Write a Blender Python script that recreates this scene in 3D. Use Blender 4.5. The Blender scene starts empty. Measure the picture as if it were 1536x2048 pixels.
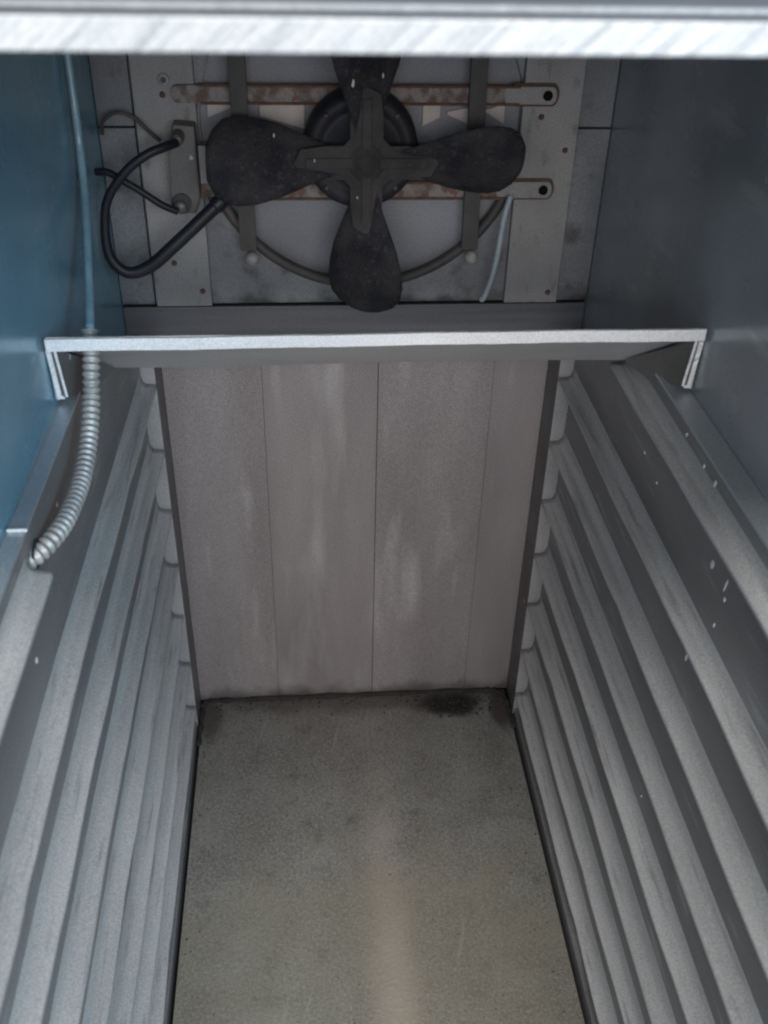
import bpy, bmesh, math, random
from mathutils import Vector, Matrix

random.seed(7)
S = bpy.context.scene
COL = S.collection

# ------------------------------------------------------------------ camera
cd = bpy.data.cameras.new('Camera')
cam = bpy.data.objects.new('Camera', cd); COL.objects.link(cam)
cam.matrix_world = Matrix(((0.9968174, 0.02659749, -0.07515078, -0.069),
                           (-0.07674652, 0.57519069, -0.81441123, 0.0),
                           (0.02156474, 0.81758684, 0.57540135, 1.2),
                           (0, 0, 0, 1)))
cd.sensor_fit = 'VERTICAL'; cd.sensor_height = 24.0; cd.lens = 24.0 * 1995 / 2048
cd.clip_start = 0.02; cd.clip_end = 100
cd.dof.use_dof = True; cd.dof.focus_distance = 1.2; cd.dof.aperture_fstop = 5.6
S.camera = cam

# ------------------------------------------------------------------ world and lamps
w = bpy.data.worlds.new('World'); S.world = w; w.use_nodes = True
bg = w.node_tree.nodes['Background']
bg.inputs[0].default_value = (0.82, 0.92, 1.0, 1); bg.inputs[1].default_value = 0.50

def area(name, loc, target, sx, sy, power, col):
    l = bpy.data.lights.new(name, 'AREA'); l.shape = 'RECTANGLE'; l.size = sx; l.size_y = sy
    l.energy = power; l.color = col
    o = bpy.data.objects.new(name, l); COL.objects.link(o); o.location = loc
    o.rotation_euler = (Vector(target) - Vector(loc)).to_track_quat('-Z', 'Y').to_euler()
    return o
area('room_light', (0.1, -2.2, 1.75), (0, 0.8, 0.6), 2.6, 1.4, 64, (1.0, 0.955, 0.945))
area('window_light', (1.7, -1.9, 2.0), (-0.3, 0.8, 0.8), 1.0, 1.0, 50, (0.38, 0.73, 1.0))
area('ceiling_light', (0.0, -0.55, 2.7), (0, 0.55, 0.3), 1.3, 0.5, 56, (1.0, 0.98, 0.95))

S.view_settings.view_transform = 'Standard'; S.view_settings.look = 'None'
S.view_settings.gamma = 1.0; S.view_settings.exposure = 0.18
S.view_settings.use_curve_mapping = False
S.render.engine = 'CYCLES'
S.cycles.max_bounces = 10; S.cycles.diffuse_bounces = 6; S.cycles.glossy_bounces = 6
S.cycles.pixel_filter_type = 'BLACKMAN_HARRIS'; S.cycles.filter_width = 2.2

# ------------------------------------------------------------------ materials
def mat(name, a, b, rough=0.5, metal=0.0, scale=(8, 8, 8), nscale=1.0, detail=6, bump=0.0, bscale=(60, 60, 60),
        rr=0.1, lo=0.35, hi=0.65, spots=None, spec=0.5, grain=.16):
    """two colours mixed by stretched noise, noise in the gloss, fine relief, optional specks"""
    m = bpy.data.materials.new(name); m.use_nodes = True
    nt = m.node_tree; N = nt.nodes; L = nt.links
    p = N['Principled BSDF']
    tc = N.new('ShaderNodeTexCoord')
    def noise(sc, s, d):
        mp = N.new('ShaderNodeMapping'); mp.inputs['Scale'].default_value = sc
        L.new(tc.outputs['Object'], mp.inputs[0])
        n = N.new('ShaderNodeTexNoise'); n.inputs['Scale'].default_value = s; n.inputs['Detail'].default_value = d
        L.new(mp.outputs[0], n.inputs['Vector']); return n
    n1 = noise(scale, nscale, detail)
    mr = N.new('ShaderNodeMapRange'); mr.inputs[1].default_value = lo; mr.inputs[2].default_value = hi
    L.new(n1.outputs[0], mr.inputs[0])
    mx = N.new('ShaderNodeMix'); mx.data_type = 'RGBA'
    mx.inputs[6].default_value = (*a, 1); mx.inputs[7].default_value = (*b, 1)
    L.new(mr.outputs[0], mx.inputs[0])
    out = mx.outputs[2]
    if spots:
        sc_, s_, lo_, hi_, colr = spots
        n2 = noise(sc_, s_, 3)
        m2 = N.new('ShaderNodeMapRange'); m2.inputs[1].default_value = lo_; m2.inputs[2].default_value = hi_
        L.new(n2.outputs[0], m2.inputs[0])
        x2 = N.new('ShaderNodeMix'); x2.data_type = 'RGBA'
        x2.inputs[7].default_value = (*colr, 1); L.new(out, x2.inputs[6]); L.new(m2.outputs[0], x2.inputs[0])
        out = x2.outputs[2]
    ng = N.new('ShaderNodeTexNoise'); ng.inputs['Scale'].default_value = 620; ng.inputs['Detail'].default_value = 2
    L.new(tc.outputs['Object'], ng.inputs['Vector'])
    mg = N.new('ShaderNodeMapRange'); mg.inputs[1].default_value = .3; mg.inputs[2].default_value = .7
    mg.inputs[3].default_value = 1 - grain; mg.inputs[4].default_value = 1 + grain
    L.new(ng.outputs[0], mg.inputs[0])
    vm = N.new('ShaderNodeVectorMath'); vm.operation = 'SCALE'; L.new(out, vm.inputs[0]); L.new(mg.outputs[0], vm.inputs['Scale'])
    out = vm.outputs[0]
    L.new(out, p.inputs['Base Color'])
    m3 = N.new('ShaderNodeMapRange'); m3.inputs[3].default_value = rough - rr; m3.inputs[4].default_value = rough + rr
    n3 = noise((5, 5, 5), 3, 6); L.new(n3.outputs[0], m3.inputs[0]); L.new(m3.outputs[0], p.inputs['Roughness'])
    p.inputs['Metallic'].default_value = metal
    p.inputs['Specular IOR Level'].default_value = spec
    if bump:
        nb = noise(bscale, 1, 4); bp = N.new('ShaderNodeBump'); bp.inputs['Strength'].default_value = bump
        bp.inputs['Distance'].default_value = 0.002
        L.new(nb.outputs[0], bp.inputs['Height']); L.new(bp.outputs[0], p.inputs['Normal'])
    m['out'] = 1
    return m, nt, p, out

def M(*a, **k): return mat(*a, **k)[0]

m_wall = M('satin_aluminium_wall', (.30, .31, .32), (.23, .24, .25), rough=.40, metal=.45, scale=(3, 3, 3), bump=.15,
           bscale=(90, 8, 90), rr=.1, spots=((30, 30, 9), 1.6, .66, .75, (.42, .43, .44)))
m_wall_l = M('blue_grey_wall', (.20, .375, .47), (.145, .295, .39), rough=.26, metal=.25, scale=(6, 6, 6), bump=.12,
             bscale=(60, 12, 60), rr=.08, spots=((70, 5, 26), 1.6, .62, .76, (.27, .39, .45)), grain=.12)
m_wall_r = M('grey_wall', (.33, .36, .39), (.245, .26, .275), rough=.26, metal=.35, scale=(6, 6, 6), bump=.15,
             bscale=(90, 20, 90), rr=.08, spots=((80, 6, 30), 1.6, .60, .74, (.37, .39, .41)), grain=.14)
m_top = M('dark_top_sheet', (.035, .042, .060), (.055, .062, .075), rough=.35, metal=.3, scale=(3, 14, 3), bump=.1)
m_crossrail = M('streaked_cross_rail', (.15, .15, .16), (.095, .095, .105), rough=.5, metal=.3, scale=(2, 40, 60), bump=.1)
m_back = M('dull_back_panel', (.240, .213, .212), (.312, .283, .280), rough=.5, metal=.3, scale=(13, 13, 2.6), bump=.12,
           bscale=(60, 60, 20), rr=.12, spots=((11, 11, 2.2), 1.9, .58, .76, (.385, .36, .355)), grain=.3)
m_plate = M('zinc_plate', (.215, .222, .235), (.145, .148, .158), rough=.5, metal=.25, scale=(10, 10, 7), bump=.15,
            spots=((22, 22, 16), 2.0, .58, .74, (.105, .10, .098)), grain=.22)
m_rail = M('zinc_rail', (.30, .292, .292), (.215, .21, .21), rough=.5, metal=.25, scale=(10, 10, 6), bump=.15,
           spots=((30, 30, 14), 2.0, .58, .74, (.17, .155, .145)), grain=.22)
m_ledge = M('worn_aluminium_ledge', (.50, .50, .50), (.40, .40, .40), rough=.40, metal=.4, scale=(30, 2.5, 30), bump=.18,
            bscale=(160, 10, 160), rr=.1, spots=((90, 7, 90), 1.6, .58, .74, (.29, .285, .28)), grain=.22)
m_liner = M('dull_aluminium_liner', (.24, .24, .244), (.17, .169, .171), rough=.42, metal=.45, scale=(12, 2.5, 12), bump=.15,
            bscale=(120, 10, 120), rr=.1, spots=((60, 6, 60), 1.7, .60, .74, (.33, .33, .33)), grain=.22)
m_cap = M('aluminium_cap', (.50, .53, .56), (.42, .45, .48), rough=.42, metal=.6, scale=(10, 3, 10), bump=.1)
m_edgep = M('pale_edge', (.36, .353, .352), (.29, .284, .284), rough=.5, metal=.2, scale=(10, 10, 10))
m_under = M('deflector_sheet', (.50, .49, .485), (.42, .41, .405), rough=.45, metal=.4, scale=(4, 9, 9), bump=.1)
m_flange = M('dark_flange', (.17, .165, .16), (.12, .115, .11), rough=.5, metal=.4, scale=(12, 12, 12), bump=.15,
             spots=((40, 40, 40), 1.5, .70, .74, (.4, .4, .4)))
m_fan = M('dusty_black_fan', (.018, .018, .024), (.048, .045, .048), rough=.8, scale=(25, 25, 25), bump=.5,
          bscale=(300, 300, 300), spots=((200, 200, 200), 1, .60, .72, (.062, .056, .054)), spec=.25, grain=.4)
m_spider = M('dusty_hub', (.062, .057, .056), (.035, .033, .034), rough=.8, scale=(30, 30, 30), bump=.4, spec=.3,
             bscale=(260, 260, 260), spots=((60, 60, 60), 1, .68, .75, (.09, .05, .035)))
m_motor = M('black_motor', (.014, .014, .020), (.028, .028, .034), rough=.6, scale=(20, 20, 20), bump=.2, spec=.35)
m_rust = M('rusty_strap', (.24, .215, .205), (.12, .085, .068), rough=.7, scale=(70, 70, 60), lo=.45, hi=.6, bump=.5,
           bscale=(200, 200, 200), spots=((120, 120, 90), 1, .60, .68, (.19, .085, .058)))
m_rustdark = M('rust_border', (.15, .07, .045), (.075, .05, .04), rough=.85, scale=(90, 90, 90), bump=.4)
m_darkbar = M('dark_steel_bar', (.075, .066, .062), (.045, .042, .042), rough=.6, scale=(40, 40, 20), bump=.3)
m_dark = M('gap_black', (.006, .006, .006), (.010, .010, .010), rough=.9, spec=.1)
m_rubber = M('black_rubber', (.010, .011, .016), (.016, .017, .022), rough=.5, scale=(20, 20, 20), spec=.4)
m_bluewire = M('pale_blue_wire', (.36, .42, .46), (.28, .34, .38), rough=.5, scale=(60, 60, 60))
m_tube = M('clear_tube', (.22, .33, .385), (.16, .28, .345), rough=.2, scale=(40, 40, 40))
m_white = M('white_plastic', (.36, .35, .335), (.27, .26, .25), rough=.5, scale=(80, 80, 80))
m_conduit = M('galvanised_conduit', (.46, .45, .435), (.34, .33, .32), rough=.45, metal=.4, scale=(40, 40, 40), bump=.1)
m_cream = M('cream_louvre_light', (.56, .50, .48), (.46, .42, .40), rough=.6, scale=(12, 12, 12))
m_recess = M('recess_plate', (.245, .25, .275), (.19, .195, .215), rough=.55, metal=.2, scale=(6, 6, 6), bump=.1)
m_drop = M('dried_paint', (.62, .62, .60), (.48, .48, .46), rough=.6, scale=(200, 200, 200))
m_seal = M('grimy_sealant', (.012, .011, .010), (.03, .026, .024), rough=.9, scale=(40, 40, 40), bump=.5)
m_steel = M('bolt_steel', (.36, .35, .34), (.25, .24, .23), rough=.45, metal=.6, scale=(60, 60, 60))
m_outer = M('outer_shell', (.32, .33, .34), (.27, .28, .29), rough=.4, metal=.6, scale=(4, 4, 4))

# sawn aluminium edge: diagonal saw marks
m_edge, nt, p, out = mat('sawn_edge', (.80, .80, .80), (.66, .66, .67), rough=.5, metal=.15, scale=(6, 6, 20))
N, L = nt.nodes, nt.links
tc = N.new('ShaderNodeTexCoord'); mp = N.new('ShaderNodeMapping'); mp.inputs['Rotation'].default_value = (0, math.radians(48), 0)
mp.vector_type = 'TEXTURE'; mp.inputs['Scale'].default_value = (1, 1, 14)
L.new(tc.outputs['Object'], mp.inputs[0])
wv = N.new('ShaderNodeTexNoise'); wv.inputs['Scale'].default_value = 230; wv.inputs['Detail'].default_value = 4
L.new(mp.outputs[0], wv.inputs['Vector'])
bp = N.new('ShaderNodeBump'); bp.inputs['Strength'].default_value = 1.0; bp.inputs['Distance'].default_value = .003
L.new(wv.outputs[0], bp.inputs['Height']); L.new(bp.outputs[0], p.inputs['Normal'])

m_edge2 = m_edge.copy(); m_edge2.name = 'sawn_edge_dull'
for nd in m_edge2.node_tree.nodes:
    if nd.bl_idname == 'ShaderNodeMix':
        nd.inputs[6].default_value = (.43, .43, .43, 1); nd.inputs[7].default_value = (.36, .36, .365, 1)

m_edge3 = m_edge.copy(); m_edge3.name = 'filed_edge'
for nd in m_edge3.node_tree.nodes:
    if nd.bl_idname == 'ShaderNodeBump': nd.inputs['Strength'].default_value = .22

# floor sheet: grey with olive film, fine speckle, brown grime patch in the rear corner, pale streak painting in a reflection
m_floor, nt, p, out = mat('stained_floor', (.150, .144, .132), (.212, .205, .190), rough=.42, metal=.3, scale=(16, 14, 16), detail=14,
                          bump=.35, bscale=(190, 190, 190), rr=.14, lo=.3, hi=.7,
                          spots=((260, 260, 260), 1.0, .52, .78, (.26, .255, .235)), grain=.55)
N, L = nt.nodes, nt.links
tc = N.new('ShaderNodeTexCoord'); sep = N.new('ShaderNodeSeparateXYZ'); L.new(tc.outputs['Object'], sep.inputs[0])
nz = N.new('ShaderNodeTexNoise'); nz.inputs['Scale'].default_value = 16; nz.inputs['Detail'].default_value = 6
L.new(tc.outputs['Object'], nz.inputs['Vector'])
def math_(op, a, b=None, c=None):
    n = N.new('ShaderNodeMath'); n.operation = op
    for i, v in enumerate((a, b, c)):
        if v is None: continue
        if isinstance(v, (int, float)): n.inputs[i].default_value = v
        else: L.new(v, n.inputs[i])
    return n.outputs[0]
def blob(cx, cy, rx, ry, wob=.9, e0=1.25, e1=.55):
    dx = math_('DIVIDE', math_('SUBTRACT', sep.outputs[0], cx), rx); dy = math_('DIVIDE', math_('SUBTRACT', sep.outputs[1], cy), ry)
    d = math_('SQRT', math_('ADD', math_('MULTIPLY', dx, dx), math_('MULTIPLY', dy, dy)))
    d = math_('ADD', d, math_('MULTIPLY', math_('SUBTRACT', nz.outputs[0], .5), wob * 2))
    mr = N.new('ShaderNodeMapRange'); mr.interpolation_type = 'SMOOTHSTEP'
    mr.inputs[1].default_value = e0; mr.inputs[2].default_value = e1; L.new(d, mr.inputs[0]); return mr.outputs[0]
def over(base, fac, col, amt):
    x = N.new('ShaderNodeMix'); x.data_type = 'RGBA'; L.new(base, x.inputs[6]); x.inputs[7].default_value = (*col, 1)
    L.new(math_('MULTIPLY', fac, amt), x.inputs[0]); return x.outputs[2]
o = out
def streaks(sc, s_, lo_, hi_, rot=0):
    mp = N.new('ShaderNodeMapping'); mp.inputs['Scale'].default_value = sc; mp.vector_type = 'POINT'
    mp0 = N.new('ShaderNodeMapping'); mp0.inputs['Rotation'].default_value = (0, 0, rot)
    L.new(tc.outputs['Object'], mp0.inputs[0]); L.new(mp0.outputs[0], mp.inputs[0])
    n_ = N.new('ShaderNodeTexNoise'); n_.inputs['Scale'].default_value = s_; n_.inputs['Detail'].default_value = 5; L.new(mp.outputs[0], n_.inputs['Vector'])
    m_ = N.new('ShaderNodeMapRange'); m_.inputs[1].default_value = lo_; m_.inputs[2].default_value = hi_; L.new(n_.outputs[0], m_.inputs[0]); return m_.outputs[0]
o = over(o, streaks((1, 1, 1), 250, .50, .68), (.34, .335, .31), .55)
o = over(o, streaks((1, 1, 1), 210, .52, .66, 1.1), (.075, .072, .064), .55)
o = over(o, streaks((1, 1, 1), 34, .58, .70), (.085, .080, .070), .45)
o = over(o, streaks((1, 1, 1), 13, .52, .72, .5), (.27, .265, .25), .35)
o = over(o, streaks((120, 6, 1), 1, .66, .72, .25), (.33, .325, .31), .5)
o = over(o, streaks((110, 5, 1), 1, .68, .73, -.5), (.06, .058, .052), .5)
o = over(o, blob(.024, .50, .040, .48, .25, 1.3, -.2), (.50, .41, .35), .80)       # pale streak: glossy reflection painted into the colour
o = over(o, blob(0, .70, .35, .17, .8), (.205, .185, .130), .45)       # olive film
o = over(o, blob(.0, 1.172, .27, .036, .6), (.06, .05, .043), .55)     # dirt along the back
o = over(o, blob(.155, 1.145, .058, .026, .6), (.016, .012, .011), 1.0)
o = over(o, blob(.235, 1.13, .02, .05, .6), (.04, .032, .028), .8)
o = over(o, blob(-.235, 1.13, .02, .05, .6), (.05, .036, .032), .7)
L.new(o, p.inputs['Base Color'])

# dirt gathered in a ragged line along the foot of the fan wall
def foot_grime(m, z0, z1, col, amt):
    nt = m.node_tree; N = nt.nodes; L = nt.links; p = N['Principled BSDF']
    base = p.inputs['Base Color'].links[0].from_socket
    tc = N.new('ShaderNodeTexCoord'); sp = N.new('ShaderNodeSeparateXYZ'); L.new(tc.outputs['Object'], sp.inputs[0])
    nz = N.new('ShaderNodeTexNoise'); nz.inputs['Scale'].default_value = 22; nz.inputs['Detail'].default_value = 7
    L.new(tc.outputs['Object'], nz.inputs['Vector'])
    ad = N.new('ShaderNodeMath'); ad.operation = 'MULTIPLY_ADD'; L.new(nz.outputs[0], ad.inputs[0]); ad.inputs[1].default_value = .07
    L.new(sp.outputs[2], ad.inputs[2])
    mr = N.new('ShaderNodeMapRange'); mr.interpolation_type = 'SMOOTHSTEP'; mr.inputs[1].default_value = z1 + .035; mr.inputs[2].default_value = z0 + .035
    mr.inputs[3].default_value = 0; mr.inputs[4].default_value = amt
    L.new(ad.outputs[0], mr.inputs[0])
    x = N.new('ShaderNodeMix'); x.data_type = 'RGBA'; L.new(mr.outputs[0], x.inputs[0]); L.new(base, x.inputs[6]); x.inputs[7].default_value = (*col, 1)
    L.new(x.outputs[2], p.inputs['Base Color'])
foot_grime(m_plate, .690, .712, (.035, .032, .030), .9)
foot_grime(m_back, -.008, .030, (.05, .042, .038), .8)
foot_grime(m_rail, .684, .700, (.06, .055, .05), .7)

# ------------------------------------------------------------------ mesh helpers
def link(name, me, m, parent=None, smooth=False):
    ob = bpy.data.objects.new(name, me); COL.objects.link(ob)
    if m and not me.materials: me.materials.append(m)
    if parent: ob.parent = parent
    if smooth:
        for f in me.polygons: f.use_smooth = True
    return ob
def from_bm(name, bm, m, parent=None, smooth=False, bevel=0):
    if bevel:
        bmesh.ops.bevel(bm, geom=[e for e in bm.edges], offset=bevel, segments=2, affect='EDGES', profile=.5)
    bmesh.ops.recalc_face_normals(bm, faces=bm.faces[:])
    me = bpy.data.meshes.new(name); bm.to_mesh(me); bm.free()
    return link(name, me, m, parent, smooth)
def add_box(bm, x0, x1, y0, y1, z0, z1):
    v = [bm.verts.new((x, y, z)) for x in (x0, x1) for y in (y0, y1) for z in (z0, z1)]
    for q in ((0, 1, 3, 2), (4, 6, 7, 5), (0, 4, 5, 1), (2, 3, 7, 6), (0, 2, 6, 4), (1, 5, 7, 3)):
        bm.faces.new([v[i] for i in q])
def box(name, b, m, parent=None, bevel=0.0008):
    bm = bmesh.new(); add_box(bm, *b); return from_bm(name, bm, m, parent, bevel=bevel)
def thing(name, label, cat, group=None, loc=(0, 0, 0)):
    o = bpy.data.objects.new(name, None); COL.objects.link(o); o.location = loc; o.empty_display_size = .05
    o['label'] = label; o['category'] = cat
    if group: o['group'] = group
    return o
def tag(o, label, cat, group=None):
    o['label'] = label; o['category'] = cat
    if group: o['group'] = group
    return o
def spline(pts, n):
    """Catmull-Rom through pts, n samples per span"""
    P = [Vector(p) for p in pts]; P = [2 * P[0] - P[1]] + P + [2 * P[-1] - P[-2]]
    out = []
    for i in range(1, len(P) - 2):
        a, b, c, d = P[i - 1], P[i], P[i + 1], P[i + 2]
        for k in range(n):
            t = k / n
            out.append(.5 * ((2 * b) + (c - a) * t + (2 * a - 5 * b + 4 * c - d) * t * t + (3 * b - a - 3 * c + d) * t ** 3))
    out.append(P[-2]); return out
def tube_bm(bm, path, r, seg=12, closed=False):
    """r: radius or function of sample index"""
    n = len(path); rings = []; up = Vector((.13, .21, 1)).normalized()
    prev = None
    for i, q in enumerate(path):
        t = ((path[(i + 1) % n] - path[i - 1]) if closed else (path[min(i + 1, n - 1)] - path[max(i - 1, 0)])).normalized()
        a = (prev if prev else up); a = (a - t * a.dot(t)).normalized(); b = t.cross(a); prev = a
        rr = r(i) if callable(r) else r
        rings.append([bm.verts.new(q + (a * math.cos(2 * math.pi * k / seg) + b * math.sin(2 * math.pi * k / seg)) * rr) for k in range(seg)])
    for i in range(n if closed else n - 1):
        A, B = rings[i], rings[(i + 1) % n]
        for k in range(seg): bm.faces.new((A[k], A[(k + 1) % seg], B[(k + 1) % seg], B[k]))
    if not closed: bm.faces.new(rings[0]); bm.faces.new(rings[-1])
def tube(name, path, r, m, parent=None, seg=12, closed=False):
    bm = bmesh.new(); tube_bm(bm, path, r, seg, closed); return from_bm(name, bm, m, parent, smooth=True)
def lathe_y(name, prof, c, m, parent=None, seg=32, smooth=True):
    """profile (radius, y) revolved about the Y axis through c=(x,z)"""
    bm = bmesh.new(); rings = []
    for r, y in prof:
        rings.append([bm.verts.new((c[0] + r * math.cos(2 * math.pi * k / seg), y, c[1] + r * math.sin(2 * math.pi * k / seg))) for k in range(seg)])
    for A, B in zip(rings, rings[1:]):
        for k in range(seg): bm.faces.new((A[k], A[(k + 1) % seg], B[(k + 1) % seg], B[k]))
    bm.faces.new(rings[0]); bm.faces.new(rings[-1])
    ob = from_bm(name, bm, m, parent)
    if smooth:
        for f in ob.data.polygons: f.use_smooth = len(f.vertices) == 4
    return ob
def outline_y(name, pts, y0, y1, m, parent=None, bevel=0.0006):
    """outline in XZ given thickness in Y"""
    bm = bmesh.new(); a = [bm.verts.new((x, y0, z)) for x, z in pts]; b = [bm.verts.new((x, y1, z)) for x, z in pts]
    bm.faces.new(a); bm.faces.new(b[::-1]); n = len(pts)
    for i in range(n): bm.faces.new((a[i], a[(i + 1) % n], b[(i + 1) % n], b[i]))
    return from_bm(name, bm, m, parent, bevel=bevel)

# ------------------------------------------------------------------ cabinet shell
YB = 1.177; XW = .292; YF = .26; ZT = 1.135
cab = thing('metal_cabinet', 'grey metal cabinet seen from its open front, fan wall above a stained floor', 'cabinet')
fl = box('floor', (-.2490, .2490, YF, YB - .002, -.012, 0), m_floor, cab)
box('floor_pan', (-.30, .30, YF - .01, 1.30, -.06, -.045), m_dark, cab, bevel=0)
for s in (-1, 1):
    sw = box('side_wall', tuple(sorted((s * XW, s * (XW + .04)))) + (YF - .01, 1.30, -.0124, ZT - .001), m_wall_l if s < 0 else m_wall_r, cab)
    # folded front stile of the opening
    box('front_stile', tuple(sorted((s * (XW + .003), s * (XW + .06)))) + (YF - .035, YF - .0105, -.05, 1.20), m_outer, sw)
tp = box('top_plate', (-XW - .04, XW + .04, .3535, 1.30, ZT, ZT + .0105), m_top, cab, bevel=.0003)
box('sawn_front_edge', (-XW - .04, XW + .04, .350, .3533, ZT, ZT + .0103), m_edge2, tp, bevel=.0005)
# rail lying on the plate near its front edge
box('top_lip', (-XW, XW, .3605, .3655, ZT + .0108, ZT + .0128), m_wall, tp, bevel=.0005)

bw = box('back_wall', (-.335, .335, 1.225, 1.30, -.0123, ZT - .0012), m_dark, cab, bevel=0)
# lower back: four tall panels with thin joints
xs = [-.2535, -.1255, .0272, .1815, .2535]
for i in range(4):
    g = .0006 if i else 0
    dy = (0, .0003, 0, .0004)[i]
    box('panel', (xs[i] + (0, .00015, .0004, .0002)[i], xs[i + 1] - (.00015, .0004, .0002, 0)[i], YB + dy, 1.22, .0005, .645), m_back, bw, bevel=.0003)
# behind the side racks, then the plates beside the fan (two each side with a joint)
for s in (-1, 1):
    for z0, z1, d in ((.6935, .9035, 0), (.9055, ZT - .002, .001)):
        box('plate', tuple(sorted((s * .2515, s * XW - s * .0006))) + (YB - .002 + d, 1.22, z0, z1), m_plate, bw)
    box('plate', tuple(sorted((s * .255, s * XW - s * .0006))) + (YB, 1.22, .0005, .645), m_back, bw)
box('cross_rail', (-XW + .0006, XW - .0006, YB - .0015, 1.22, .6455, .6892), m_crossrail, bw)
# plate with the round fan opening
bm = bmesh.new()
HC = (.005, .905); HR = .184; n = 64
cor = [(.2505, .6935), (.2505, ZT - .002), (-.2505, ZT - .002), (-.2505, .6935)]
def rectpt(a):
    dx, dz = math.cos(a), math.sin(a)
    t = min(((.2505 if dx > 0 else -.2505) - HC[0]) / dx if abs(dx) > 1e-6 else 9, ((ZT - .002 if dz > 0 else .6935) - HC[1]) / dz if abs(dz) > 1e-6 else 9)
    return HC[0] + dx * t, HC[1] + dz * t
angs = sorted([2 * math.pi * k / n for k in range(n)] + [math.atan2(z - HC[1], x - HC[0]) % (2 * math.pi) for x, z in cor])
f_, i_, r_ = [], [], []
for a in angs:
    x, z = rectpt(a); f_.append(bm.verts.new((x, YB, z)))
    i_.append(bm.verts.new((HC[0] + HR * math.cos(a), YB, HC[1] + HR * math.sin(a))))
    r_.append(bm.verts.new((HC[0] + HR * math.cos(a), YB + .007, HC[1] + HR * math.sin(a))))
for k in range(len(angs)):
    j = (k + 1) % len(angs)
    bm.faces.new((f_[k], f_[j], i_[j], i_[k])); bm.faces.new((i_[k], i_[j], r_[j], r_[k]))
fp = from_bm('fan_plate', bm, m_plate, bw)
box('recess_plate', (-.185, .19, YB + .0072, YB + .010, .715, 1.10), m_recess, fp, bevel=0)
# cream pieces painting in the light that shows through slots behind the fan
for x0, x1, z0, z1, sk in ((-.170, -.140, .914, .934, -.012), (-.112, -.062, .902, .934, .014), (.072, .092, .905, .936, -.010),
                           (.100, .124, .908, .926, .010), (.142, .166, .908, .930, .014), (.055, .085, .872, .882, .0)):
    pts = [(x0, z0 + max(sk, 0)), (x1, z0 - min(sk, 0)), (x1, z1), (x0, z1 - abs(sk) * .5)]
    outline_y('louvre_light', pts, YB + .002, YB + .0068, m_cream, fp)
# dirty joint strip under the fan wall: streaked sheet edge
box('joint_strip', (-XW + .001, XW - .001, YB + .003, 1.22, .6895, .6937), m_dark, bw, bevel=0)

# sealant round the rear of the floor
bead = [(-.250, 1.08, .001), (-.249, 1.15, .001), (-.243, 1.171, .001), (-.20, 1.174, .001), (0, 1.175, .001), (.2, 1.174, .001), (.235, 1.170, .001), (.247, 1.15, .001), (.250, 1.09, .001)]
bd = spline(bead, 10)
tube('sealant', bd, lambda i: .0042 + .0020 * math.sin(i * 1.7) * math.sin(i * .37), m_seal, cab, seg=8)

# ------------------------------------------------------------------ side racks
LZ = [.048 + .094 * k for k in range(7)] + [.728]
def shear(v, s):
    if s < 0:
        k = min(max((1.118 - v.y) / .5, 0), 1) * min(max((v.z - .22) / .3, 0), 1)
        v.x -= .008 * k
def ledge_mesh(s, z, y0, y1, seed):
    rnd = random.Random(seed)
    prof = [(.275, z - .016), (.2705, z - .014), (.2560, z - .0065), (.2532, z - .0045), (.2528, z - .001), (.2538, z + .0006)]
    for k in range(9):                                        # tread runs into the wall in a soft fillet
        a = math.pi / 2 * k / 8
        prof.append((.2632 + .0074 * math.sin(a), z + .0012 + .0120 * (1 - math.cos(a))))
    prof += [(.2714, z + .0160), (.275, z + .0165)]
    bm = bmesh.new(); rings = []; n = 60; ph = [rnd.random() * 6 for _ in range(3)]
    dents = [(rnd.uniform(.4, 1.1), rnd.uniform(.0004, .0017)) for _ in range(2)]
    for i in range(n + 1):
        y = y0 + (y1 - y0) * i / n
        dx = .0007 * math.sin(9 * y + ph[0]) + .0004 * math.sin(31 * y + ph[1]); dz = .0008 * math.sin(14 * y + ph[2])
        for yd, ad in dents: dx += ad * math.exp(-((y - yd) / .018) ** 2); dz -= .7 * ad * math.exp(-((y - yd) / .022) ** 2)
        ring = []
        for x, zz in prof:
            kx = min(max((.272 - x) / .018, 0), 1)
            v = bm.verts.new((s * (x + dx * kx), y, zz + dz * kx)); shear(v.co, s); ring.append(v)
        rings.append(ring)
    m_ = len(prof)
    for A, B in zip(rings, rings[1:]):
        for k in range(m_): bm.faces.new((A[k], A[(k + 1) % m_], B[(k + 1) % m_], B[k]))
    bm.faces.new(rings[0]); bm.faces.new(rings[-1])
    return bm
def slab(name, s, x0, x1, y0, y1, z0, z1, m, parent, n=20, nz=8):
    """long box cut into strips so that it follows the rack's bow"""
    bm = bmesh.new(); add_box(bm, *sorted((s * x0, s * x1)), y0, y1, z0, z1)
    for i in range(1, n):
        y = y0 + (y1 - y0) * i / n
        bmesh.ops.bisect_plane(bm, geom=bm.verts[:] + bm.edges[:] + bm.faces[:], plane_co=(0, y, 0), plane_no=(0, 1, 0))
    for i in range(1, nz):
        z = z0 + (z1 - z0) * i / nz
        bmesh.ops.bisect_plane(bm, geom=bm.verts[:] + bm.edges[:] + bm.faces[:], plane_co=(0, 0, z), plane_no=(0, 0, 1))
    for v in bm.verts: shear(v.co, s)
    return from_bm(name, bm, m, parent)
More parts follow.
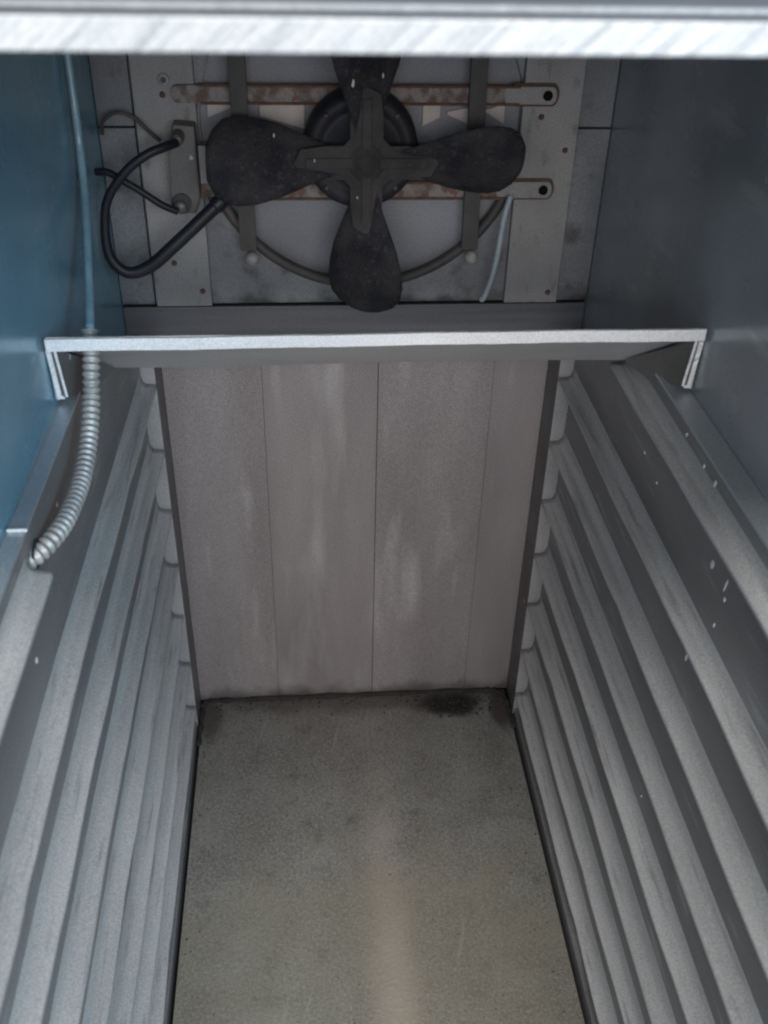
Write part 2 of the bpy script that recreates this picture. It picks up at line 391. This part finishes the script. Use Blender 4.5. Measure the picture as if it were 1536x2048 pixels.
def make_rack(s, label):
    t = thing('pan_rack', label, 'rack', 'ledge racks on the side walls')
    bm = bmesh.new(); add_box(bm, *sorted((s * .271, s * .2825)), YF + .004, 1.1185, .0006, .757)
    for i in range(1, 20):
        bmesh.ops.bisect_plane(bm, geom=bm.verts[:] + bm.edges[:] + bm.faces[:], plane_co=(0, YF + .004 + i * .0392, 0), plane_no=(0, 1, 0))
    for i in range(1, 8):
        bmesh.ops.bisect_plane(bm, geom=bm.verts[:] + bm.edges[:] + bm.faces[:], plane_co=(0, 0, i * .0945), plane_no=(0, 0, 1))
    cut = bmesh.ops.bisect_plane(bm, geom=bm.verts[:] + bm.edges[:] + bm.faces[:], plane_co=(0, .925, .757), plane_no=(0, .49, 1), clear_outer=True)
    bmesh.ops.holes_fill(bm, edges=[e for e in bm.edges if e.is_boundary])
    for v in bm.verts: shear(v.co, s)
    from_bm('liner', bm, m_liner, t)
    box('base_strip', tuple(sorted((s * .2545, s * .2707))) + (YF + .006, 1.1183, -.030, .0135), m_liner, t)
    slab('cap', s, .2695, .2826 if s < 0 else .2914, YF + .004, .925, .7573, .7603, m_cap, t, nz=1)
    for k, z in enumerate(LZ):
        y1 = (.602 if s < 0 else .93) if k == 7 else 1.1183
        ob = from_bm('ledge', ledge_mesh(s, z, YF + .006, y1, 10 * k + s), m_ledge, t)
        for f in ob.data.polygons: f.use_smooth = len(f.vertices) == 4
    # rear end plate facing the opening, and its return to the back wall
    box('end_plate', tuple(sorted((s * .2534, s * .2745))) + (1.1187, 1.1215, .0008, .6600), m_edgep, t, bevel=.0005)
    box('end_return', tuple(sorted((s * .2536, s * .2560))) + (1.1218, YB - .0006, .0008, .6400), m_flange, t, bevel=.0004)
    return t
rackR = make_rack(1, 'right hand rack of long grey pan ledges, spattered with pale paint drops')
rackL = make_rack(-1, 'left hand rack of long grey pan ledges below the flexible conduit')
# filler between the left cap and the wall (cap of the left rack is narrower and bowed)
slab('cap_filler', -1, .2827, .2916, YF + .004, .925, .750, .7595, m_cap, rackL, nz=1)

# dried paint drops on the racks
dm = bpy.data.meshes.new('paint_drop'); b_ = bmesh.new(); bmesh.ops.create_icosphere(b_, subdivisions=1, radius=1); b_.to_mesh(dm); b_.free()
dm.materials.append(m_drop)
for f in dm.polygons: f.use_smooth = True
def drop(parent, x, y, z, sy, sz, rot=0):
    o = link('paint_drop', dm, None, parent); o.location = (x, y, z); o.scale = (.0009, sy, sz); o.rotation_euler = (rot, 0, 0)
for y, z, sy, sz, r in ((.673, .7445, .0025, .0045, .3), (.642, .683, .0036, .0052, .2), (.611, .685, .0012, .0080, .15), (.607, .6735, .0022, .0028, 0),
                        (.612, .641, .0016, .003, .2), (.644, .574, .0026, .0058, .1), (.576, .595, .0036, .0040, .3), (.700, .7445, .0016, .003, .1),
                        (.748, .7475, .0016, .0028, .3), (.835, .675, .0012, .0024, 0), (.79, .668, .001, .002, 0), (.70, .49, .0014, .002, 0), (.66, .36, .0014, .002, .2)):
    drop(rackR, .2708, y, z, sy, sz, r)
for y, z, sy, sz in ((.640, .690, .002, .003), (.618, .700, .0018, .003), (.575, .664, .0028, .0034), (.70, .722, .0018, .0028), (.62, .56, .0015, .004)):
    k = min(max((1.118 - y) / .5, 0), 1)
    drop(rackL, -.2708 - .008 * k, y, z, sy, sz)

# ------------------------------------------------------------------ deflector plate
dfl = thing('deflector_plate', 'tilted metal deflector plate with bright sawn front edge hung below the fan', 'plate')
P0 = (.797, .8275); P1 = (.908, .7465)          # front and rear (y,z) of the sheet
bm = bmesh.new(); nx = 16; th = .0030
top, botv = [], []
for i in range(nx + 1):
    u = -1 + 2 * i / nx
    for j in range(5):
        t = j / 4; y = P0[0] + (P1[0] - P0[0]) * t; z = P0[1] + (P1[1] - P0[1]) * t
        sag = -.0022 * math.sin(math.pi * t) * (1 - u * u) + .0012 * math.sin(3.1 * u + .6) * t
        x = u * (.2880 - .030 * t)
        top.append(bm.verts.new((x, y, z + sag))); botv.append(bm.verts.new((x, y - .0012, z + sag - th)))
ix = lambda i, j: i * 5 + j
for i in range(nx):
    for j in range(4):
        bm.faces.new((top[ix(i, j)], top[ix(i + 1, j)], top[ix(i + 1, j + 1)], top[ix(i, j + 1)]))
        bm.faces.new((botv[ix(i, j)], botv[ix(i, j + 1)], botv[ix(i + 1, j + 1)], botv[ix(i + 1, j)]))
    for j in (0, 4):
        bm.faces.new((top[ix(i, j)], botv[ix(i, j)], botv[ix(i + 1, j)], top[ix(i + 1, j)]))
for i in (0, nx):
    for j in range(4):
        bm.faces.new((top[ix(i, j)], botv[ix(i, j)], botv[ix(i, j + 1)], top[ix(i, j + 1)]))
sh = from_bm('sheet', bm, m_under, dfl)
for f in sh.data.polygons: f.use_smooth = False
bm = bmesh.new(); add_box(bm, -.2885, .2885, .7935, .7965, .8170, .8280)
for i in range(1, 60):
    bmesh.ops.bisect_plane(bm, geom=bm.verts[:] + bm.edges[:] + bm.faces[:], plane_co=(-.2885 + .577 * i / 60, 0, 0), plane_no=(1, 0, 0))
for v in bm.verts:
    v.co.z += .0006 * math.sin(v.co.x * 9 + .4) + .00025 * math.sin(v.co.x * 47) + random.uniform(-.00018, .00018); v.co.y += .0005 * math.sin(v.co.x * 7)
from_bm('sawn_front_edge', bm, m_edge3, dfl)
def skin(name, a, b, m, parent, d):
    """plate through polygon a (list of points) with thickness vector d"""
    bm = bmesh.new(); A = [bm.verts.new(q) for q in a]; B = [bm.verts.new(Vector(q) + Vector(d)) for q in a]
    bm.faces.new(A); bm.faces.new(B[::-1]); n = len(a)
    for i in range(n): bm.faces.new((A[i], A[(i + 1) % n], B[(i + 1) % n], B[i]))
    return from_bm(name, bm, m, parent, bevel=.0004)
for s in (-1, 1):
    fl_ = skin('flange', [(s * .2835, .799, .8160), (s * .2815, .801, .7690), (s * .2697, .842, .7480), (s * .2545, .898, .7475)], None, m_flange, dfl, (s * .0030, 0, 0))
    skin('front_edge', [(s * .2815, .7965, .8160), (s * .2785, .7985, .7690), (s * .2806, .7985, .7690), (s * .2838, .7965, .8160)], None, m_edge, fl_, (0, .002, 0))
    br = box('bracket', tuple(sorted((s * .2875, s * .2910))) + (.803, .835, .7640, .7950), m_cap, dfl, bevel=.0005)
    skin('front_edge', [(s * .2858, .8005, .8130), (s * .2826, .8025, .7650), (s * .2890, .8025, .7650), (s * .2914, .8005, .8130)], None, m_edge, br, (0, .002, 0))

# ------------------------------------------------------------------ fan mount
mt = thing('fan_mount', 'zinc rails with rusty crossing straps and dark bars behind the fan', 'mount')
for s in (-1, 1):
    x0, x1 = (.1835, .2505) if s > 0 else (-.2480, -.1810)
    r = box('rail', (x0, x1, YB - .011, YB - .0025, .6945, ZT - .003), m_rail, mt)
    for hx, hz in ((((.206, .919), (.238, .882), (.238, .708)) if s > 0 else ((-.191, .714), (-.216, .941), (-.222, .75)))):
        lathe_y('screw', [(.0001, YB - .0135), (.0026, YB - .0135), (.0034, YB - .0112)], (hx, hz), m_rustdark, r, seg=12)
ws = lathe_y('washer', [(.0035, YB - .0145), (.0062, YB - .0145), (.0062, YB - .0112)], (-.213, .957), m_white, mt, seg=20)
lathe_y('bolt', [(.0001, YB - .0165), (.0034, YB - .0165), (.0034, YB - .0146)], (-.213, .957), m_darkbar, ws, seg=6, smooth=False)
def capsule(x0, x1, z, h, n=8):
    pts = []; r = h / 2
    for k in range(n + 1): a = -math.pi / 2 + math.pi * k / n; pts.append((x1 - r * .6 + r * .6 * math.cos(a), z + r * math.sin(a)))
    for k in range(n + 1): a = math.pi / 2 + math.pi * k / n; pts.append((x0 + r * .6 + r * .6 * math.cos(a), z + r * math.sin(a)))
    return pts
for z, xr in ((.943, .2200), (.838, .2265)):
    st = outline_y('strap', capsule(-.206, .1845, z, .0185), YB - .0165, YB - .0115, m_rust, mt)
    outline_y('strap_end', capsule(.160, xr, z, .0190), YB - .0170, YB - .0132, m_rail, st)
    outline_y('rust_rim', capsule(.166, xr + .0035, z, .0250), YB - .0128, YB - .0113, m_rustdark, st, bevel=.0003)
    lathe_y('bolt', [(.0001, YB - .0200), (.0050, YB - .0200), (.0058, YB - .0167)], (xr - .0105, z), m_dark, st, seg=10)
    for zz in (z + .0092, z - .0092):      # folded, rusted strap borders
        box('border', (-.175, .178, YB - .0190, YB - .0166, zz - .0014, zz + .0014), m_rustdark, st, bevel=.0004)
for x, lean in ((-.1315, .003), (.1320, .006)):
    b = outline_y('upright_bar', [(x - .0095, .770), (x + .0095, .770), (x + .0095 - lean, ZT - .004), (x - .0095 - lean, ZT - .004)], YB - .0275, YB - .0195, m_darkbar, mt)
    lathe_y('foam_tip', [(.0001, YB - .032), (.0055, YB - .031), (.0082, YB - .026), (.0075, YB - .019), (.003, YB - .016)], (x + .003, .760), m_white, b, seg=14)
ring = [Vector((HC[0] + .1845 * math.cos(math.radians(195 + 150 * k / 60)), YB - .006, HC[1] + .1845 * math.sin(math.radians(195 + 150 * k / 60)))) for k in range(61)]
tube('guard_ring', ring, .0062, m_darkbar, mt, seg=10)

# ------------------------------------------------------------------ fan
FC = (.003, .889); FY = 1.098
fan = thing('axial_fan', 'dusty black four bladed fan on a round motor', 'fan', loc=(FC[0], FY, FC[1]))
bl = bmesh.new()
prof = [(.014, .009, .009), (.036, .015, .015), (.052, .0205, .020), (.072, .029, .028), (.095, .038, .037), (.118, .0430, .0430), (.138, .0445, .0450), (.153, .041, .042), (.164, .031, .034), (.1715, .016, .019)]
rows = []
for r, wl, wr in prof:
    tw = math.radians(36 - 60 * r)
    row = []
    for k in range(9):
        u = -1 + 2 * k / 8; wdt = (wl if u < 0 else wr) * u
        cam_ = .007 * (1 - u * u) * min(1, r / .1)
        row.append((wdt * math.cos(tw * .75), -wdt * math.sin(tw) - cam_, -r))
    rows.append(row)
A = [[bl.verts.new(q) for q in row] for row in rows]; B = [[bl.verts.new((q[0], q[1] + .0018, q[2])) for q in row] for row in rows]
for i in range(len(rows) - 1):
    for k in range(8):
        bl.faces.new((A[i][k], A[i][k + 1], A[i + 1][k + 1], A[i + 1][k])); bl.faces.new((B[i][k], B[i + 1][k], B[i + 1][k + 1], B[i][k + 1]))
    for k in (0, 8): bl.faces.new((A[i][k], A[i + 1][k], B[i + 1][k], B[i][k]))
for i in (0, len(rows) - 1):
    for k in range(8): bl.faces.new((A[i][k], B[i][k], B[i][k + 1], A[i][k + 1]))
blade0 = from_bm('blade', bl, m_fan, fan, smooth=True)
for k in range(1, 4):
    b = blade0.copy(); COL.objects.link(b); b.parent = fan; b.rotation_euler = (0, k * math.pi / 2, 0)
# cross-shaped spider: flaring arms, raised ribs, hub cap
sp = []
for k in range(4):
    a0 = k * math.pi / 2
    for r, off in ((.030, -.60), (.046, -.40), (.072, -.20), (.078, 0), (.072, .20), (.046, .40), (.030, .60)):
        sp.append((r * math.sin(a0 + off), -r * math.cos(a0 + off)))
spd = outline_y('spider', sp, -.0075, -.0035, m_spider, fan)
for k in range(4):
    a0 = k * math.pi / 2
    bm = bmesh.new(); add_box(bm, -.0055, .0055, -.0098, -.0068, -.066, -.010)
    bmesh.ops.rotate(bm, verts=bm.verts[:], cent=(0, 0, 0), matrix=Matrix.Rotation(a0, 3, 'Y'))
    from_bm('rib', bm, m_spider, spd, bevel=.0014)
lathe_y('hub', [(.0001, -.0165), (.006, -.0160), (.010, -.0140), (.014, -.0105), (.018, -.0085), (.020, -.0070), (.021, .012)], (0, 0), m_spider, fan, seg=28)
mo = lathe_y('motor', [(.0001, .010), (.016, .010), (.019, .016), (.036, .018), (.040, .022), (.046, .022), (.050, .018), (.058, .020), (.063, .027), (.064, .050), (.060, .060)], (-.004, .004), m_motor, fan, seg=40)
for k in range(4):
    a = math.pi / 4 + k * math.pi / 2
    lathe_y('motor_screw', [(.0001, .0165), (.0028, .0165), (.0034, .0195)], (-.004 + .054 * math.cos(a), .004 + .054 * math.sin(a)), m_darkbar, mo, seg=8)
# pale paint flecks on the upper blade and spider
for x, y, z, sx, sz in ((-.016, -.012, .083, .0028, .0075), (.016, -.006, .088, .0012, .0030), (-.098, -.012, .030, .0012, .0024), (-.056, -.012, .004, .0010, .0022), (-.010, -.0105, -.036, .0010, .0018)):
    o = link('paint_fleck', dm, None, fan); o.location = (x, y, z); o.scale = (sx, .0012, sz)

# ------------------------------------------------------------------ cables and small hardware
jb = thing('cable_gland', 'grey cable gland bracket on the left fan rail where the cables end', 'bracket')
outline_y('bracket_plate', [(-.216, .818), (-.188, .818), (-.182, .836), (-.182, .914), (-.206, .916), (-.212, .880)], YB - .036, YB - .0125, m_flange, jb, bevel=.002)
lathe_y('gland', [(.0001, YB - .056), (.0060, YB - .056), (.0072, YB - .053), (.0072, YB - .044), (.0110, YB - .043), (.0110, YB - .036)], (-.203, .831), m_flange, jb, seg=14)
lathe_y('gland', [(.0001, YB - .060), (.0060, YB - .060), (.0068, YB - .057), (.0068, YB - .036)], (-.200, .905), m_flange, jb, seg=14)
box('clip', (-.181, -.166, YB - .030, YB - .0195, .850, .892), m_rail, jb)
cb = spline([(-.200, 1.112, .9045), (-.212, 1.098, .9035), (-.231, 1.090, .8970), (-.254, 1.086, .8800), (-.275, 1.084, .8520), (-.2815, 1.082, .8180), (-.2790, 1.080, .7890), (-.263, 1.080, .7730), (-.239, 1.083, .7780), (-.209, 1.088, .8010), (-.156, 1.100, .8455)], 12)
tube('power_cable', cb, lambda i: .0050 + .0024 * min(1, max(0, (i - 55) / 45)), m_rubber, tag(bpy.data.objects.new('black_cable', None), 'thick black cable hanging in a loop left of the fan', 'cable'))
blk = bpy.data.objects['black_cable']; COL.objects.link(blk)
tube('cable_end', spline([(-.163, 1.098, .8395), (-.152, 1.102, .849), (-.146, 1.112, .853)], 6), .0088, m_rubber, blk)
tag(tube('signal_cable', spline([(-.289, 1.115, .873), (-.276, 1.112, .8735), (-.262, 1.11, .866), (-.242, 1.11, .853), (-.222, 1.112, .838), (-.206, 1.116, .829)], 10), .0040, m_rubber),
    'thinner black cable crossing behind the cable loop to the gland', 'cable')
tag(tube('looped_wire', spline([(-.286, 1.165, .900), (-.282, 1.158, .915), (-.266, 1.150, .926), (-.247, 1.150, .921), (-.232, 1.152, .905), (-.222, 1.155, .895)], 10), .0021, m_darkbar),
    'thin dark wire arching over the joint of the left plate', 'wire')
tag(tube('blue_wire', spline([(.176, 1.150, .8345), (.171, 1.146, .818), (.1675, 1.143, .795), (.165, 1.143, .765), (.161, 1.146, .735), (.154, 1.150, .7085), (.1505, 1.152, .7065)], 10), .0034, m_bluewire),
    'pale blue wire hanging down beside the right fan rail', 'wire')
tag(tube('capillary_tube', spline([(-.260, .842, .8135), (-.268, .905, .8350), (-.280, .998, .880), (-.2845, 1.030, .915), (-.2850, 1.038, .957), (-.286, 1.045, 1.02), (-.287, 1.05, 1.12)], 12), .0040, m_tube),
    'thin pale tube running down the bluish left wall', 'tube')

cp = spline([(-.2590, .835, .8160), (-.2580, .823, .8000), (-.2580, .809, .7850), (-.2585, .797, .7660), (-.2585, .764, .7455), (-.2590, .7207, .7330), (-.2620, .670, .7310), (-.2680, .640, .7310), (-.2770, .622, .7290), (-.2900, .606, .7270)], 40)
cond = thing('flexible_conduit', 'ribbed metal flexible conduit bending down from the plate into the left rack', 'conduit', loc=(0, 0, 0))
# arc length so that the ribs keep one pitch
acc = [0]
for a, b in zip(cp, cp[1:]): acc.append(acc[-1] + (b - a).length)
step = .00062; samp = []; j = 0; d = 0
while d < acc[-1]:
    while acc[j + 1] < d: j += 1
    t = (d - acc[j]) / (acc[j + 1] - acc[j]); samp.append(cp[j].lerp(cp[j + 1], t)); d += step
tube('ribbed_hose', samp, lambda i: .0070 + .0010 * math.cos(2 * math.pi * i * step / .0066), m_conduit, cond, seg=20)
bush = [Vector((-.2792, .6235 + .0110 * math.cos(2 * math.pi * k / 24), .7292 + .0095 * math.sin(2 * math.pi * k / 24))) for k in range(24)]
tube('bushing', bush, .0018, m_flange, cond, seg=8, closed=True)
bm = bmesh.new()
ho = [[bm.verts.new((x, .6235 + .0125 * math.cos(2 * math.pi * k / 20), .7292 + .0108 * math.sin(2 * math.pi * k / 20))) for k in range(20)] for x in (-.2765, -.2796)]
bm.faces.new(ho[0]); bm.faces.new(ho[1][::-1])
for k in range(20): bm.faces.new((ho[0][k], ho[0][(k + 1) % 20], ho[1][(k + 1) % 20], ho[1][k]))
from_bm('hole_dark_disc', bm, m_rubber, cond)  # black disc put in for the darkness of the conduit entry hole
# bright folded clip on the left cap, beside the conduit entry
tag(box('cap_clip', (-.2905, -.2755, .6080, .6105, .7606, .7632), m_edge, None), 'short bright metal clip across the left rack cap near the conduit end', 'clip')

# ------------------------------------------------------------------ loose dirt on the floor
rnd = random.Random(3); bm = bmesh.new()
def crumb(x, y, r):
    n = 5; a0 = rnd.random() * 6
    base = [bm.verts.new((x + r * rnd.uniform(.6, 1.3) * math.cos(a0 + 6.283 * k / n), y + r * rnd.uniform(.6, 1.3) * math.sin(a0 + 6.283 * k / n), .0002)) for k in range(n)]
    tip = bm.verts.new((x + rnd.uniform(-.3, .3) * r, y + rnd.uniform(-.3, .3) * r, .0002 + r * rnd.uniform(.4, .9)))
    for k in range(n): bm.faces.new((base[k], base[(k + 1) % n], tip))
    bm.faces.new(base[::-1])
for _ in range(120): crumb(rnd.gauss(.165, .030), min(1.172, rnd.gauss(1.146, .014)), rnd.uniform(.0008, .0034))
for _ in range(150): crumb(rnd.uniform(-.245, .245), 1.173 - abs(rnd.gauss(0, .016)), rnd.uniform(.0006, .0022))
for _ in range(22): crumb(.246 - abs(rnd.gauss(0, .022)), rnd.uniform(.6, 1.17), rnd.uniform(.0006, .0018))
for _ in range(22): crumb(-.246 + abs(rnd.gauss(0, .022)), rnd.uniform(.6, 1.17), rnd.uniform(.0006, .0018))
for _ in range(110): crumb(rnd.uniform(-.24, .24), rnd.uniform(.6, 1.15), rnd.uniform(.0004, .0012))
dc = from_bm('dirt_crumbs', bm, m_seal); dc['kind'] = 'stuff'
dc['label'] = 'dark dirt crumbs scattered on the floor, thickest in the far right corner'; dc['category'] = 'dirt'
